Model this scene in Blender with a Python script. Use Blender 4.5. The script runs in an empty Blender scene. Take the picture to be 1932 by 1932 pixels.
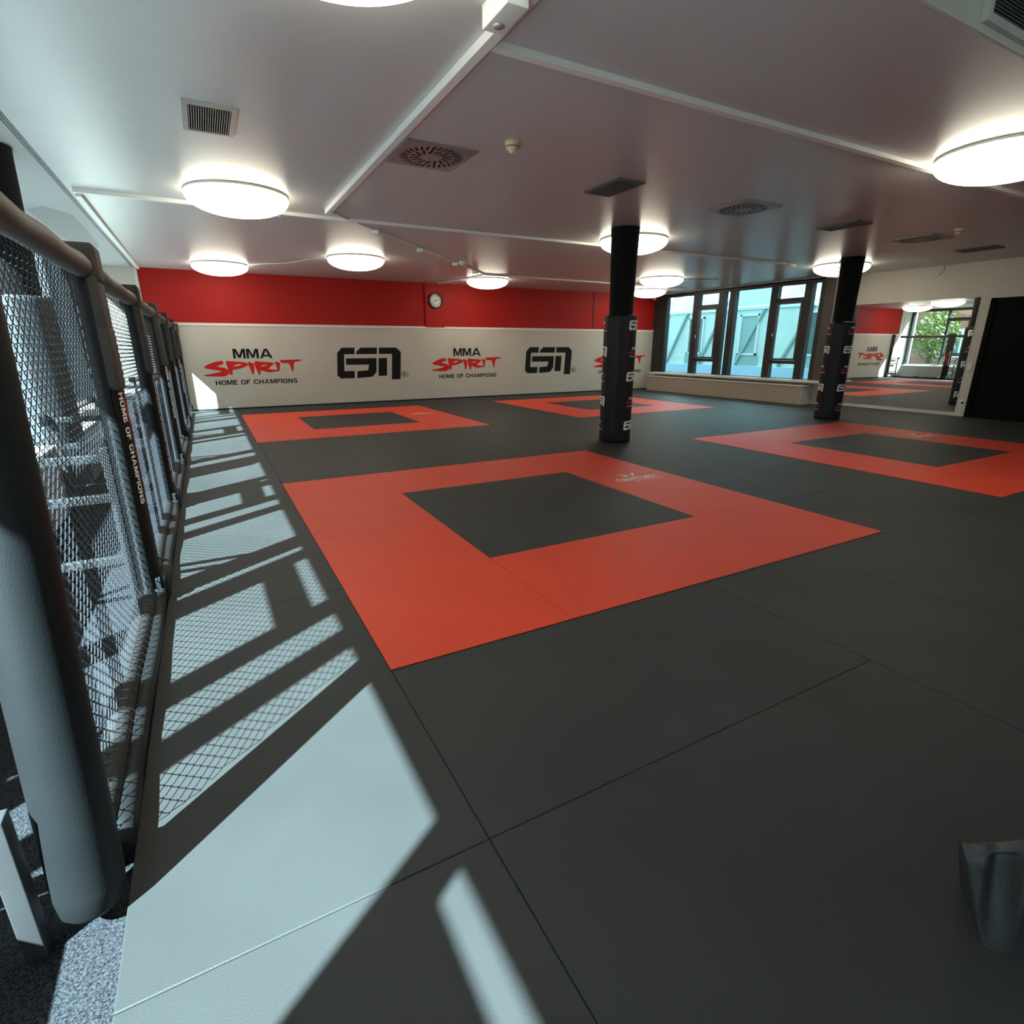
import bpy, bmesh, math, random
from mathutils import Vector, Matrix
from mathutils.geometry import tessellate_polygon
random.seed(7)
SC = bpy.context.scene
COL = SC.collection
V = Vector

# ------------------------------------------------------------------ camera, world, sun, exposure
cam_d = bpy.data.cameras.new('camera')
cam = bpy.data.objects.new('camera', cam_d); COL.objects.link(cam)
cam_d.sensor_fit = 'HORIZONTAL'; cam_d.sensor_width = 36.0
cam_d.lens = 1020.73 / 1932 * 36.0
cam_d.clip_start = 0.05; cam_d.clip_end = 200
YAW, PITCH, ROLL = 0.5011, -0.2978, -0.0014
fw = V((math.sin(YAW)*math.cos(PITCH), math.cos(YAW)*math.cos(PITCH), math.sin(PITCH)))
rt = V((math.cos(YAW), -math.sin(YAW), 0)); up = rt.cross(fw)
r2 = rt*math.cos(ROLL) + up*math.sin(ROLL); u2 = up*math.cos(ROLL) - rt*math.sin(ROLL)
M = Matrix((r2, u2, -fw)).transposed().to_4x4(); M.translation = V((0, 0, 1.42))
cam.matrix_world = M
SC.camera = cam

w = bpy.data.worlds.new('sky'); SC.world = w; w.use_nodes = True
bg = w.node_tree.nodes['Background']; bg.inputs[0].default_value = (0.62, 0.86, 1.0, 1); bg.inputs[1].default_value = 2.4
sun_d = bpy.data.lights.new('sun', 'SUN'); sun_d.energy = 64; sun_d.angle = math.radians(0.55); sun_d.color = (0.66, 0.91, 1.0)
sun = bpy.data.objects.new('sun', sun_d); COL.objects.link(sun)
sun.rotation_euler = V((1, 0.68, -1.19)).to_track_quat('-Z', 'Y').to_euler()
sun.location = (-8, -5, 10)
SC.view_settings.view_transform = 'Standard'; SC.view_settings.look = 'None'
SC.view_settings.exposure = 0.0; SC.view_settings.gamma = 1.0
SC.view_settings.use_curve_mapping = False
SC.cycles.use_denoising = True
SC.cycles.max_bounces = 8
SC.cycles.transparent_max_bounces = 16
SC.cycles.sample_clamp_indirect = 6.0
SC.cycles.use_light_tree = True
LAMP = 12.0

# ------------------------------------------------------------------ materials
MATS = {}
def mat(name, col, rough=0.6, spec=0.5, metal=0.0, noise=0.0, nscale=30, bump=0.0, bscale=200, stretch=None, sheen=0.0, coat=0.0, detail=3):
    m = bpy.data.materials.new(name); m.use_nodes = True
    nt = m.node_tree; b = nt.nodes['Principled BSDF']
    b.inputs['Base Color'].default_value = (*col, 1); b.inputs['Roughness'].default_value = rough
    b.inputs['Specular IOR Level'].default_value = spec; b.inputs['Metallic'].default_value = metal
    b.inputs['Sheen Weight'].default_value = sheen
    if noise or bump:
        tc = nt.nodes.new('ShaderNodeTexCoord'); mp = nt.nodes.new('ShaderNodeMapping')
        nt.links.new(tc.outputs['Object'], mp.inputs[0])
        if stretch: mp.inputs['Scale'].default_value = stretch
    if noise:
        n = nt.nodes.new('ShaderNodeTexNoise'); n.inputs['Scale'].default_value = nscale; n.inputs['Detail'].default_value = detail
        nt.links.new(mp.outputs[0], n.inputs['Vector'])
        r = nt.nodes.new('ShaderNodeMapRange'); r.inputs['From Min'].default_value = 0.25; r.inputs['From Max'].default_value = 0.75
        r.inputs['To Min'].default_value = 1 - noise; r.inputs['To Max'].default_value = 1 + noise
        nt.links.new(n.outputs[0], r.inputs[0])
        mx = nt.nodes.new('ShaderNodeVectorMath'); mx.operation = 'SCALE'; mx.inputs[0].default_value = col
        nt.links.new(r.outputs[0], mx.inputs['Scale']); nt.links.new(mx.outputs[0], b.inputs['Base Color'])
    if bump:
        n2 = nt.nodes.new('ShaderNodeTexNoise'); n2.inputs['Scale'].default_value = bscale; n2.inputs['Detail'].default_value = 2
        nt.links.new(mp.outputs[0], n2.inputs['Vector'])
        bp = nt.nodes.new('ShaderNodeBump'); bp.inputs['Strength'].default_value = bump; bp.inputs['Distance'].default_value = 0.01
        nt.links.new(n2.outputs[0], bp.inputs['Height']); nt.links.new(bp.outputs[0], b.inputs['Normal'])
    MATS[name] = m
    return m
def emit(name, col, s):
    m = bpy.data.materials.new(name); m.use_nodes = True; nt = m.node_tree; nt.nodes.clear()
    e = nt.nodes.new('ShaderNodeEmission'); e.inputs[0].default_value = (*col, 1); e.inputs[1].default_value = s
    o = nt.nodes.new('ShaderNodeOutputMaterial'); nt.links.new(e.outputs[0], o.inputs[0]); return m
def thin_glass(name, tint, fres=0.06):
    m = bpy.data.materials.new(name); m.use_nodes = True; nt = m.node_tree; nt.nodes.clear()
    t = nt.nodes.new('ShaderNodeBsdfTransparent'); t.inputs[0].default_value = (*tint, 1)
    g = nt.nodes.new('ShaderNodeBsdfGlossy'); g.inputs['Roughness'].default_value = 0.0
    f = nt.nodes.new('ShaderNodeLayerWeight'); f.inputs[0].default_value = 0.10
    p = nt.nodes.new('ShaderNodeMapRange'); p.inputs['To Min'].default_value = fres; p.inputs['To Max'].default_value = 0.7
    nt.links.new(f.outputs['Fresnel'], p.inputs[0])
    x = nt.nodes.new('ShaderNodeMixShader'); nt.links.new(p.outputs[0], x.inputs[0])
    nt.links.new(t.outputs[0], x.inputs[1]); nt.links.new(g.outputs[0], x.inputs[2])
    o = nt.nodes.new('ShaderNodeOutputMaterial'); nt.links.new(x.outputs[0], o.inputs[0]); return m

def speckle(m, dark, light, scale, lo, hi):
    nt = m.node_tree; b = nt.nodes['Principled BSDF']
    tc = nt.nodes.new('ShaderNodeTexCoord'); n = nt.nodes.new('ShaderNodeTexNoise'); n.inputs['Scale'].default_value = scale; n.inputs['Detail'].default_value = 3
    nt.links.new(tc.outputs['Object'], n.inputs['Vector'])
    r = nt.nodes.new('ShaderNodeMapRange'); r.inputs['From Min'].default_value = lo; r.inputs['From Max'].default_value = hi
    nt.links.new(n.outputs[0], r.inputs[0])
    mx = nt.nodes.new('ShaderNodeMix'); mx.data_type = 'RGBA'; mx.inputs[6].default_value = (*dark, 1); mx.inputs[7].default_value = (*light, 1)
    nt.links.new(r.outputs[0], mx.inputs[0]); nt.links.new(mx.outputs[2], b.inputs['Base Color'])
    return m
def perforated(name, base, hole, pitch, rad, axes):
    """sheet metal with a regular grid of round holes; axes = the two object axes of the sheet"""
    m = mat(name, base, 0.5); nt = m.node_tree; b = nt.nodes['Principled BSDF']
    tc = nt.nodes.new('ShaderNodeTexCoord'); s = nt.nodes.new('ShaderNodeSeparateXYZ'); c = nt.nodes.new('ShaderNodeCombineXYZ')
    nt.links.new(tc.outputs['Object'], s.inputs[0])
    nt.links.new(s.outputs[axes[0]], c.inputs[0]); nt.links.new(s.outputs[axes[1]], c.inputs[1])
    v = nt.nodes.new('ShaderNodeTexVoronoi'); v.voronoi_dimensions = '2D'; v.inputs['Scale'].default_value = 1/pitch; v.inputs['Randomness'].default_value = 0
    nt.links.new(c.outputs[0], v.inputs['Vector'])
    l = nt.nodes.new('ShaderNodeMath'); l.operation = 'LESS_THAN'; l.inputs[1].default_value = rad
    nt.links.new(v.outputs['Distance'], l.inputs[0])
    mx = nt.nodes.new('ShaderNodeMix'); mx.data_type = 'RGBA'; mx.inputs[6].default_value = (*base, 1); mx.inputs[7].default_value = (*hole, 1)
    nt.links.new(l.outputs[0], mx.inputs[0]); nt.links.new(mx.outputs[2], b.inputs['Base Color'])
    return m
def brickmat(name):
    m = mat(name, (.2, .08, .05), 0.85); nt = m.node_tree; b = nt.nodes['Principled BSDF']
    tc = nt.nodes.new('ShaderNodeTexCoord'); s = nt.nodes.new('ShaderNodeSeparateXYZ'); c = nt.nodes.new('ShaderNodeCombineXYZ')
    nt.links.new(tc.outputs['Object'], s.inputs[0]); nt.links.new(s.outputs[1], c.inputs[0]); nt.links.new(s.outputs[2], c.inputs[1])
    k = nt.nodes.new('ShaderNodeTexBrick'); k.inputs['Color1'].default_value = (.30, .12, .075, 1); k.inputs['Color2'].default_value = (.22, .085, .06, 1)
    k.inputs['Mortar'].default_value = (.35, .3, .26, 1); k.inputs['Scale'].default_value = 4
    nt.links.new(c.outputs[0], k.inputs['Vector']); nt.links.new(k.outputs[0], b.inputs['Base Color'])
    return m

m_mat   = mat('black_mat', (.031, .0325, .0315), 0.62, 0.28, noise=.18, nscale=1.3, bump=.12, bscale=260)
m_red   = mat('red_mat', (.63, .050, .020), 0.55, 0.35, noise=.06, nscale=2, bump=.12, bscale=260)
m_print = mat('mat_print', (.72, .60, .55), 0.6)
m_groove= mat('groove', (.008, .008, .008), 0.8)
m_wall  = mat('wall_white', (.58, .54, .46), 0.7, 0.4, noise=.03, nscale=2)
m_panel = mat('panel_white', (.49, .455, .395), 0.5, 0.35, noise=.05, nscale=1.2, bump=.03, bscale=30)
m_trimw = mat('trim_white', (.66, .64, .60), 0.45)
m_redw  = mat('wall_red', (.34, .009, .006), 0.6, 0.22, noise=.04, nscale=1.5, bump=.03, bscale=60)
m_ceil  = mat('ceiling_paint', (.53, .53, .53), 0.33, 0.55, noise=.02, nscale=1, bump=.10, bscale=3.0, stretch=(1.0, 3.5, 1))
m_ceil2 = mat('ceiling_bare', (.50, .50, .49), 0.7, 0.3)
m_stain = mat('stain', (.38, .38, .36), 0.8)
m_duct  = mat('duct_white', (.80, .79, .75), 0.4)
m_blkvinyl = mat('black_vinyl', (.0092, .0102, .0108), 0.55, 0.2, noise=.1, nscale=6, bump=.12, bscale=320)
m_padcover = mat('pad_cover', (.007, .0075, .009), 0.5, 0.28, noise=.1, nscale=8, bump=.35, bscale=14, stretch=(1, 1, 2.5))
m_padsun = mat('pad_cover_sunlit', (.055, .058, .060), 0.5, 0.4, noise=.08, nscale=8, bump=.25, bscale=14)  # black pad with sunlight put into its colour, for the window pillar
m_fabric = mat('black_fabric', (.007, .007, .007), 0.95, 0.1, sheen=.1)
m_taupe = mat('taupe_strap', (.040, .034, .029), 0.7, 0.3, noise=.1, nscale=20, bump=.2, bscale=40)
m_rail  = mat('rail_cover', (.060, .050, .044), 0.6, 0.3, noise=.08, nscale=10, bump=.1, bscale=60)
m_gpad  = mat('lace_cover', (.024, .0235, .023), 0.65, 0.25, bump=.15, bscale=40)
m_wire  = mat('wire_black', (.02, .02, .024), 0.28, 0.7)
m_steel = mat('grey_steel', (.045, .045, .045), 0.45, 0.4, noise=.1, nscale=8)
m_frame = mat('frame_dark', (.018, .019, .020), 0.5, 0.4)
m_sash  = mat('sash_brown', (.060, .050, .046), 0.45, 0.4)
m_chrome= mat('chrome', (.6, .6, .6), 0.2, metal=1)
m_white = mat('white_print', (.80, .78, .74), 0.6)
m_blkprint = mat('black_print', (.009, .009, .008), 0.6, 0.15)
m_redprint = mat('red_print', (.52, .015, .010), 0.6, 0.2)
m_redpad = mat('red_pad_print', (.42, .012, .018), 0.6)
m_mirror = mat('mirror_glass', (.86, .90, .86), 0.0, 0.5, metal=1)
m_metal = mat('vent_metal', (.36, .37, .36), 0.4, metal=.6)
m_hole  = mat('vent_dark', (.006, .006, .006), 0.9, 0.1)
m_ventbr = mat('vent_brown', (.10, .095, .088), 0.5, metal=.3)
m_cream = mat('cream_plastic', (.70, .62, .38), 0.5)
m_plastic = mat('white_plastic', (.75, .74, .70), 0.45)
m_marble = mat('marble_grey', (.55, .53, .47), 0.4, noise=.12, nscale=4)
m_sill = mat('sill_grey', (.58, .56, .52), 0.5)
m_perf = perforated('perforated_beige', (.46, .38, .31), (.06, .045, .035), .046, .30, (1, 2))
m_perf2 = perforated('perforated_grey', (.48, .45, .40), (.06, .06, .06), .030, .30, (1, 2))
m_carpet = speckle(mat('carpet_dark', (.02, .02, .022), 0.95, 0.1, bump=.5, bscale=300), (.006, .007, .010), (.055, .058, .062), 170, .35, .72)
m_door = mat('door_black', (.003, .003, .003), 0.6, 0.08)
m_lamp = emit('lamp_glow', (1.0, .93, .74), LAMP)
m_rim = mat('lamp_rim', (.7, .68, .62), 0.4)
m_glass = thin_glass('pane_clear', (.98, .99, .99), .01)
m_glassf = thin_glass('pane_tinted', (.90, .99, .99), .025)
m_satin = mat('black_satin', (.024, .0245, .024), 0.48, 0.45, bump=.15, bscale=220)
m_pave = mat('paving', (.038, .038, .037), 0.9, noise=.15, nscale=3)
m_brick = brickmat('brick')
m_bark = mat('bark', (.09, .06, .04), 0.9, noise=.3, nscale=10)
m_leaf = mat('leaf', (.10, .17, .03), 0.6, noise=.4, nscale=4)
m_leaf2 = mat('leaf_dark', (.05, .11, .03), 0.6, noise=.4, nscale=4)
m_green = mat('facade_panel', (.55, .80, .76), 0.4, 0.5, noise=.08, nscale=1)
m_greend = mat('facade_spandrel_shade', (.28, .50, .48), 0.5)  # darker green: spandrels, some panes and the diagonal shadow bars
m_blue = mat('facade_base', (.42, .70, .86), 0.4)
m_awn = mat('facade_awning', (.85, .95, .96), 0.4)
m_wfr = mat('facade_frame', (.72, .84, .84), 0.4)
m_dkglass = mat('facade_glass', (.10, .20, .21), 0.1, 0.6)
m_roof = mat('roof_grey', (.25, .25, .25), 0.8)

# ------------------------------------------------------------------ mesh helpers
class MB:
    def __init__(s): s.v = []; s.f = []; s.sm = []
    def add(s, vs, fs, smooth=False):
        o = len(s.v); s.v += [tuple(p) for p in vs]; s.f += [[i+o for i in q] for q in fs]; s.sm += [smooth]*len(fs); return s
    def box(s, a, b, bev=0.0):
        x0, y0, z0 = a; x1, y1, z1 = b
        if bev <= 0:
            vs = [(x0,y0,z0),(x1,y0,z0),(x1,y1,z0),(x0,y1,z0),(x0,y0,z1),(x1,y0,z1),(x1,y1,z1),(x0,y1,z1)]
            return s.add(vs, [(3,2,1,0),(4,5,6,7),(0,1,5,4),(1,2,6,5),(2,3,7,6),(3,0,4,7)])
        bm = bmesh.new(); bmesh.ops.create_cube(bm, size=1.0)
        for v in bm.verts: v.co = V(((x0+x1)/2 + v.co.x*(x1-x0), (y0+y1)/2 + v.co.y*(y1-y0), (z0+z1)/2 + v.co.z*(z1-z0)))
        bmesh.ops.bevel(bm, geom=bm.edges[:], offset=bev, segments=3, profile=0.6, affect='EDGES')
        bm.verts.index_update()
        s.add([v.co[:] for v in bm.verts], [[v.index for v in f.verts] for f in bm.faces], True); bm.free(); return s
    def tube(s, pts, r, n=12, caps=True, smooth=True, up=None):
        pts = [V(p) for p in pts]; rs = r if isinstance(r, (list, tuple)) else [r]*len(pts)
        vs = []; prev = None
        for i, p in enumerate(pts):
            t = (pts[min(i+1, len(pts)-1)] - pts[max(i-1, 0)]).normalized()
            ref = up if up is not None else (V((0,0,1)) if abs(t.z) < .9 else V((0,1,0)))
            a = t.cross(V(ref)).normalized(); b = a.cross(t).normalized()
            for k in range(n):
                an = 2*math.pi*k/n + (math.pi/4 if n == 4 else 0)
                vs.append(p + (a*math.cos(an) + b*math.sin(an))*rs[i])
        fs = []
        for i in range(len(pts)-1):
            for k in range(n):
                k2 = (k+1) % n
                fs.append((i*n+k, i*n+k2, (i+1)*n+k2, (i+1)*n+k))
        s.add(vs, fs, smooth and n > 4)
        if caps:
            o = len(s.v) - len(vs)
            s.f.append([o+k for k in range(n)][::-1]); s.sm.append(False)
            s.f.append([o+(len(pts)-1)*n+k for k in range(n)]); s.sm.append(False)
        return s
    def lathe(s, prof, c=(0,0,0), n=40, smooth=True):
        vs = []; fs = []
        for (r, z) in prof:
            for k in range(n):
                a = 2*math.pi*k/n; vs.append((c[0]+r*math.cos(a), c[1]+r*math.sin(a), c[2]+z))
        for i in range(len(prof)-1):
            for k in range(n):
                k2 = (k+1) % n; fs.append((i*n+k, i*n+k2, (i+1)*n+k2, (i+1)*n+k))
        return s.add(vs, fs, smooth)
    def disc(s, c, r, nrm='z', n=32):
        vs = []
        for k in range(n):
            a = 2*math.pi*k/n; p = (r*math.cos(a), r*math.sin(a))
            vs.append((c[0]+p[0], c[1]+p[1], c[2]) if nrm == 'z' else ((c[0]+p[0], c[1], c[2]+p[1]) if nrm == 'y' else (c[0], c[1]+p[0], c[2]+p[1])))
        return s.add(vs, [list(range(n))])
    def shape2d(s, loops, fn, du=None):
        """flat polygon with holes, mapped by fn(u, v); du splits it finely for curved surfaces"""
        lo = [[V((p[0], p[1], 0)) for p in l] for l in loops]
        flat = [p for l in lo for p in l]
        tris = [[(flat[i].x, flat[i].y) for i in t] for t in tessellate_polygon(lo)]
        s.tris2d(tris, fn, du); return s
    def tris2d(s, tris, fn, du=None):
        out = []
        while tris:
            t = tris.pop()
            if du and max(p[0] for p in t) - min(p[0] for p in t) > du:
                e = sorted(((abs(t[i][0]-t[(i+1)%3][0]), i) for i in range(3)))[-1][1]
                a, b, c = t[e], t[(e+1)%3], t[(e+2)%3]; m_ = ((a[0]+b[0])/2, (a[1]+b[1])/2)
                tris.append([a, m_, c]); tris.append([m_, b, c])
            else: out.append(t)
        vs = []; fs = []
        for t in out:
            ar = (t[1][0]-t[0][0])*(t[2][1]-t[0][1]) - (t[2][0]-t[0][0])*(t[1][1]-t[0][1])
            if ar < 0: t = [t[0], t[2], t[1]]
            o = len(vs); vs += [fn(*p) for p in t]; fs.append((o, o+1, o+2))
        s.add(vs, fs)
    def build(s, name, m, parent=None, loc=None):
        me = bpy.data.meshes.new(name); me.from_pydata(s.v, [], s.f); me.update()
        if any(s.sm): me.polygons.foreach_set('use_smooth', s.sm)
        me.materials.append(m)
        o = bpy.data.objects.new(name, me); COL.objects.link(o)
        if parent is not None:
            o.parent = parent
        if loc is not None: o.location = loc
        return o
def cap(mb, prof_r, z): pass
def tag(o, label, cat, group=None, kind=None):
    if label: o['label'] = label
    if cat: o['category'] = cat
    if group: o['group'] = group
    if kind: o['kind'] = kind
    return o
def thing(name, label, cat, loc=(0,0,0), group=None, rz=0):
    o = bpy.data.objects.new(name, None); COL.objects.link(o); o.location = loc; o.rotation_euler = (0,0,rz); o.empty_display_size = .1
    return tag(o, label, cat, group)
def struct(o): o['kind'] = 'structure'; return o
def kids(o): return list(o.children)
def dup(root, loc, label=None, rz=None):
    r = root.copy(); COL.objects.link(r); r.location = loc
    if rz is not None: r.rotation_euler = (0,0,rz)
    if label: r['label'] = label
    for ch in kids(root):
        c = ch.copy(); COL.objects.link(c); c.parent = r
        for g in kids(ch):
            d = g.copy(); COL.objects.link(d); d.parent = c
    return r

# text outlines -> triangles (u to the right, v up, unit = requested cap height / width)
def text_tris(body, width, height, bold=0.0, center=False):
    cu = bpy.data.curves.new('txt', 'FONT'); cu.body = body; cu.size = 1; cu.offset = bold; cu.fill_mode = 'FRONT'; cu.resolution_u = 3
    cu.space_character = 1.08
    o = bpy.data.objects.new('txt', cu); COL.objects.link(o)
    dg = bpy.context.evaluated_depsgraph_get(); dg.update()
    me = bpy.data.meshes.new_from_object(o.evaluated_get(dg))
    xs = [v.co.x for v in me.vertices]; ys = [v.co.y for v in me.vertices]
    x0, x1, y0, y1 = min(xs), max(xs), min(ys), max(ys)
    me.calc_loop_triangles(); out = []
    for t in me.loop_triangles:
        out.append([((me.vertices[i].co.x-x0)/(x1-x0)*width, (me.vertices[i].co.y-y0)/(y1-y0)*height) for i in t.vertices])
    bpy.data.objects.remove(o); bpy.data.curves.remove(cu); bpy.data.meshes.remove(me)
    return out

# ------------------------------------------------------------------ the two emblems, in metres, origin at the lower left of each
_CP = 9.66
def _sp(l):   # outlines as read off the wall, straightened into wall metres
    out = []
    for x, y in l:
        u = (x-45)/1795*2.157
        base = 0.770 + (0.80-0.770)*0
        v = (790-(y + (x-45)*0.020))/1000
        out.append((u, v*1.22))
    return out
SPIRIT = [
 [_sp([(75,610),(130,575),(250,525),(385,497),(405,515),(412,555),(300,598),(300,608),(420,630),(470,665),(485,715),(470,750),(420,780),(360,790),(120,786),(45,772),(50,760),(150,745),(345,700),(350,687),(200,662),(85,640)])],
 [_sp([(445,520),(475,500),(560,510),(700,515),(800,530),(822,550),(822,590),(700,640),(545,670),(540,750),(515,762),(490,750),(470,640)]), _sp([(555,603),(590,585),(660,555),(730,570),(640,598)])],
 [_sp([(826,520),(870,520),(938,548),(935,640),(915,740),(900,755),(880,745),(860,650),(838,590)])],
 [_sp([(942,545),(965,500),(1100,515),(1240,520),(1305,540),(1290,560),(1180,650),(1352,668),(1385,690),(1300,702),(1200,716),(1100,692),(1045,676),(1030,750),(1015,770),(1000,750),(975,680),(950,600)]), _sp([(1040,607),(1090,575),(1180,570),(1150,590)])],
 [_sp([(1310,515),(1405,520),(1410,560),(1390,690),(1352,666),(1330,560)])],
 [_sp([(1410,480),(1800,463),(1840,485),(1760,500),(1690,515),(1670,560),(1650,690),(1635,705),(1620,690),(1600,600),(1575,540),(1435,535)])],
]
SP_W, SP_H = 2.157, 0.40
GSN = [
 [(0.00,.28),(.0,.62),(.10,.75),(.40,.75),(.40,.59),(.16,.59),(.16,.18),(.40,.18),(.40,.0),(.08,.0),(.0,.08)],
 [(.44,.65),(.54,.75),(.93,.75),(.93,.59),(.44,.59)],
 [(.20,.49),(.92,.49),(.92,.14),(.82,.02),(.46,.0),(.46,.17),(.72,.19),(.74,.33),(.20,.33)],
 [(.98,.75),(1.40,.75),(1.52,.64),(1.52,-.06),(1.30,-.06),(1.30,.59),(.98,.59)],
 [(.97,.49),(1.18,.49),(1.18,.04),(.97,.04)],
]
GSN = [[(x + .05*(y/.75)*1.0 - .03, y) for x, y in l] for l in GSN]
GSN_W, GSN_H = 1.55, 0.80
Mg = [(0,0),(0,1),(.27,1),(.5,.36),(.73,1),(1,1),(1,0),(.80,0),(.80,.66),(.60,.06),(.40,.06),(.20,.66),(.20,0)]
Ag = [[(0,0),(.40,1),(.66,1),(1.06,0),(.84,0),(.77,.19),(.29,.19),(.22,0)], [(.36,.37),(.70,.37),(.53,.80)]]
_O = [(.22,0),(.70,0),(.92,.22),(.92,.78),(.70,1),(.22,1),(0,.78),(0,.22)]
FONT = {
 'H': (.92, [[[(0,0),(0,1),(.24,1),(.24,.60),(.68,.60),(.68,1),(.92,1),(.92,0),(.68,0),(.68,.40),(.24,.40),(.24,0)]]]),
 'O': (.92, [[_O, [(.30,.19),(.62,.19),(.68,.27),(.68,.73),(.62,.81),(.30,.81),(.24,.73),(.24,.27)]]]),
 'M': (1.08, [[[(x*1.08, y) for x, y in Mg]]]),
 'E': (.78, [[[(0,0),(0,1),(.76,1),(.76,.81),(.24,.81),(.24,.60),(.70,.60),(.70,.41),(.24,.41),(.24,.19),(.78,.19),(.78,0)]]]),
 'F': (.74, [[[(0,0),(0,1),(.74,1),(.74,.81),(.24,.81),(.24,.58),(.68,.58),(.68,.39),(.24,.39),(.24,0)]]]),
 'C': (.88, [[[(.22,0),(.66,0),(.88,.20),(.88,.36),(.64,.36),(.64,.27),(.58,.19),(.30,.19),(.24,.27),(.24,.73),(.30,.81),(.58,.81),(.64,.73),(.64,.66),(.88,.66),(.88,.80),(.66,1),(.22,1),(0,.78),(0,.22)]]]),
 'A': (1.02, [[[(x*.96, y) for x, y in l] for l in Ag]]),
 'P': (.84, [[[(0,0),(0,1),(.66,1),(.84,.84),(.84,.52),(.66,.36),(.24,.36),(.24,0)], [(.24,.54),(.56,.54),(.60,.58),(.60,.78),(.56,.82),(.24,.82)]]]),
 'I': (.24, [[[(0,0),(0,1),(.24,1),(.24,0)]]]),
 'N': (.94, [[[(0,0),(0,1),(.26,1),(.71,.36),(.71,1),(.94,1),(.94,0),(.69,0),(.23,.65),(.23,0)]]]),
 'S': (.82, [[[(0,.30),(.23,.30),(.23,.25),(.29,.18),(.54,.18),(.59,.23),(.59,.35),(.54,.40),(.20,.42),(.02,.58),(.02,.84),(.20,1),(.62,1),(.80,.84),(.80,.71),(.57,.71),(.57,.76),(.52,.82),(.30,.82),(.25,.77),(.25,.66),(.30,.61),(.64,.59),(.82,.43),(.82,.16),(.64,0),(.18,0),(0,.16)]]]),
}
def block_text(body, width, height):
    """bold extended capitals -> list of loop sets, scaled to width x height"""
    x = 0; out = []
    for ch in body:
        if ch == ' ': x += .52; continue
        wd, shp = FONT[ch]
        for loops in shp: out.append([[(x + a, b) for a, b in l] for l in loops])
        x += wd + .15
    k = width/(x-.15)
    return [[[(a*k, b*height) for a, b in l] for l in loops] for loops in out]
def mma_loops(h, w):
    k = w/3.22; out = []
    out.append([[(x*k, y*h) for x, y in Mg]]); out.append([[((x+1.08)*k, y*h) for x, y in Mg]])
    out.append([[((x+2.16)*k, y*h) for x, y in l] for l in Ag]); return out

# ------------------------------------------------------------------ room shell
XR, YB, ZC = 13.7, 14.5, 3.0
# floor: tiles of black mat with fine joints
fl = MB()
def tile(x0, y0, x1, y1, z=0.0):
    g = .0012; b = .003
    vs = [(x0+g,y0+g,-.04),(x1-g,y0+g,-.04),(x1-g,y1-g,-.04),(x0+g,y1-g,-.04),
          (x0+g,y0+g,z-b*.6),(x1-g,y0+g,z-b*.6),(x1-g,y1-g,z-b*.6),(x0+g,y1-g,z-b*.6),
          (x0+g+b,y0+g+b,z),(x1-g-b,y0+g+b,z),(x1-g-b,y1-g-b,z),(x0+g+b,y1-g-b,z)]
    fl.add(vs, [(8,9,10,11),(4,5,9,8),(5,6,10,9),(6,7,11,10),(7,4,8,11),(0,1,5,4),(1,2,6,5),(2,3,7,6),(3,0,4,7)])
xs = [-.385, .55, 1.55, 2.56, 3.60, 4.55, 5.60, 6.64, 7.64, 8.64, 9.64, 10.64, 11.70, 12.95, 13.9]
offs = [-.85, -.85, -1.85, -.85, -1.85, -.85, .15, -1.85, -.85, -1.85, -.85, -1.85, -.85, -1.85]
for i in range(14):
    x0, x1 = xs[i], xs[i+1]
    if i in (1, 2):
        if i == 1:
            for y0, y1 in ((-3.85, -2.85), (-2.85, -1.85), (-1.85, -.85), (-.85, .15), (.15, 1.147), (1.147, 2.157)): tile(.55, y0, 2.56, y1)
        ys = [2.157, 4.15, 6.15, 8.15, 10.15, 12.15, 14.15, YB]
    else:
        y = offs[i] - 2; ys = []
        while y < YB - .1: ys.append(y); y += 2
        ys.append(YB)
        if i == 0: ys = [-3.85, -2.85, -.85, 1.147, 3.157, 5.15, 7.15, 9.15, 11.15, 13.15, YB]
        if i == 3: ys = [-3.85, -1.85, .147, 2.147, 4.15, 6.15, 8.15, 10.15, 12.15, 14.15, YB]
    for a, b in zip(ys[:-1], ys[1:]): tile(x0, a, x1, b)
floor = struct(fl.build('floor', m_mat))
u = MB(); u.box((-.388, -4, -.12), (13.9, YB+.02, -.036)); u.build('underlay', m_groove, floor)

cb = MB(); cb.box((-2.1, -4, -.12), (-.392, YB+.02, -.04)); carpet = struct(cb.build('floor_carpet', m_carpet))

# ceiling
c = MB(); c.box((-1.02, 1.87, ZC), (14.2, YB+.3, ZC+.25)); c.box((-1.02, -4, ZC), (2.2, 1.85, ZC+.25)); ceiling = struct(c.build('ceiling', m_ceil))
c = MB(); c.box((-2.0, -4, ZC), (-1.03, YB+.3, ZC+.25)); struct(c.build('ceiling_window_strip', m_ceil2))
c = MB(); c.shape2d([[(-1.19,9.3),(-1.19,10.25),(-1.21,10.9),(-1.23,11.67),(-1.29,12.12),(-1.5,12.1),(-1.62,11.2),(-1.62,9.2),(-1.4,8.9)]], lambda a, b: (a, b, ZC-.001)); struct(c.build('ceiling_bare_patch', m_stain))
for i, x in enumerate((-1.008, -1.045)):
    c = MB(); c.box((x-.005, -4, ZC-.004), (x+.005, 14.45, ZC+.002)); struct(c.build('trim_%d' % (i+3), m_sash))
c = MB(); c.box((2.2, 1.85, ZC-.004), (14.2, 1.868, ZC+.8)); c.box((2.2, -4, ZC+.75), (14.2, 1.85, ZC+.85)); c.box((2.1, -4, ZC+.25), (2.2, 1.85, ZC+.8)); c.box((XR, -4, ZC), (14.2, 1.85, ZC+.8)); struct(c.build('ceiling_raised_part', m_wall))

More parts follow.
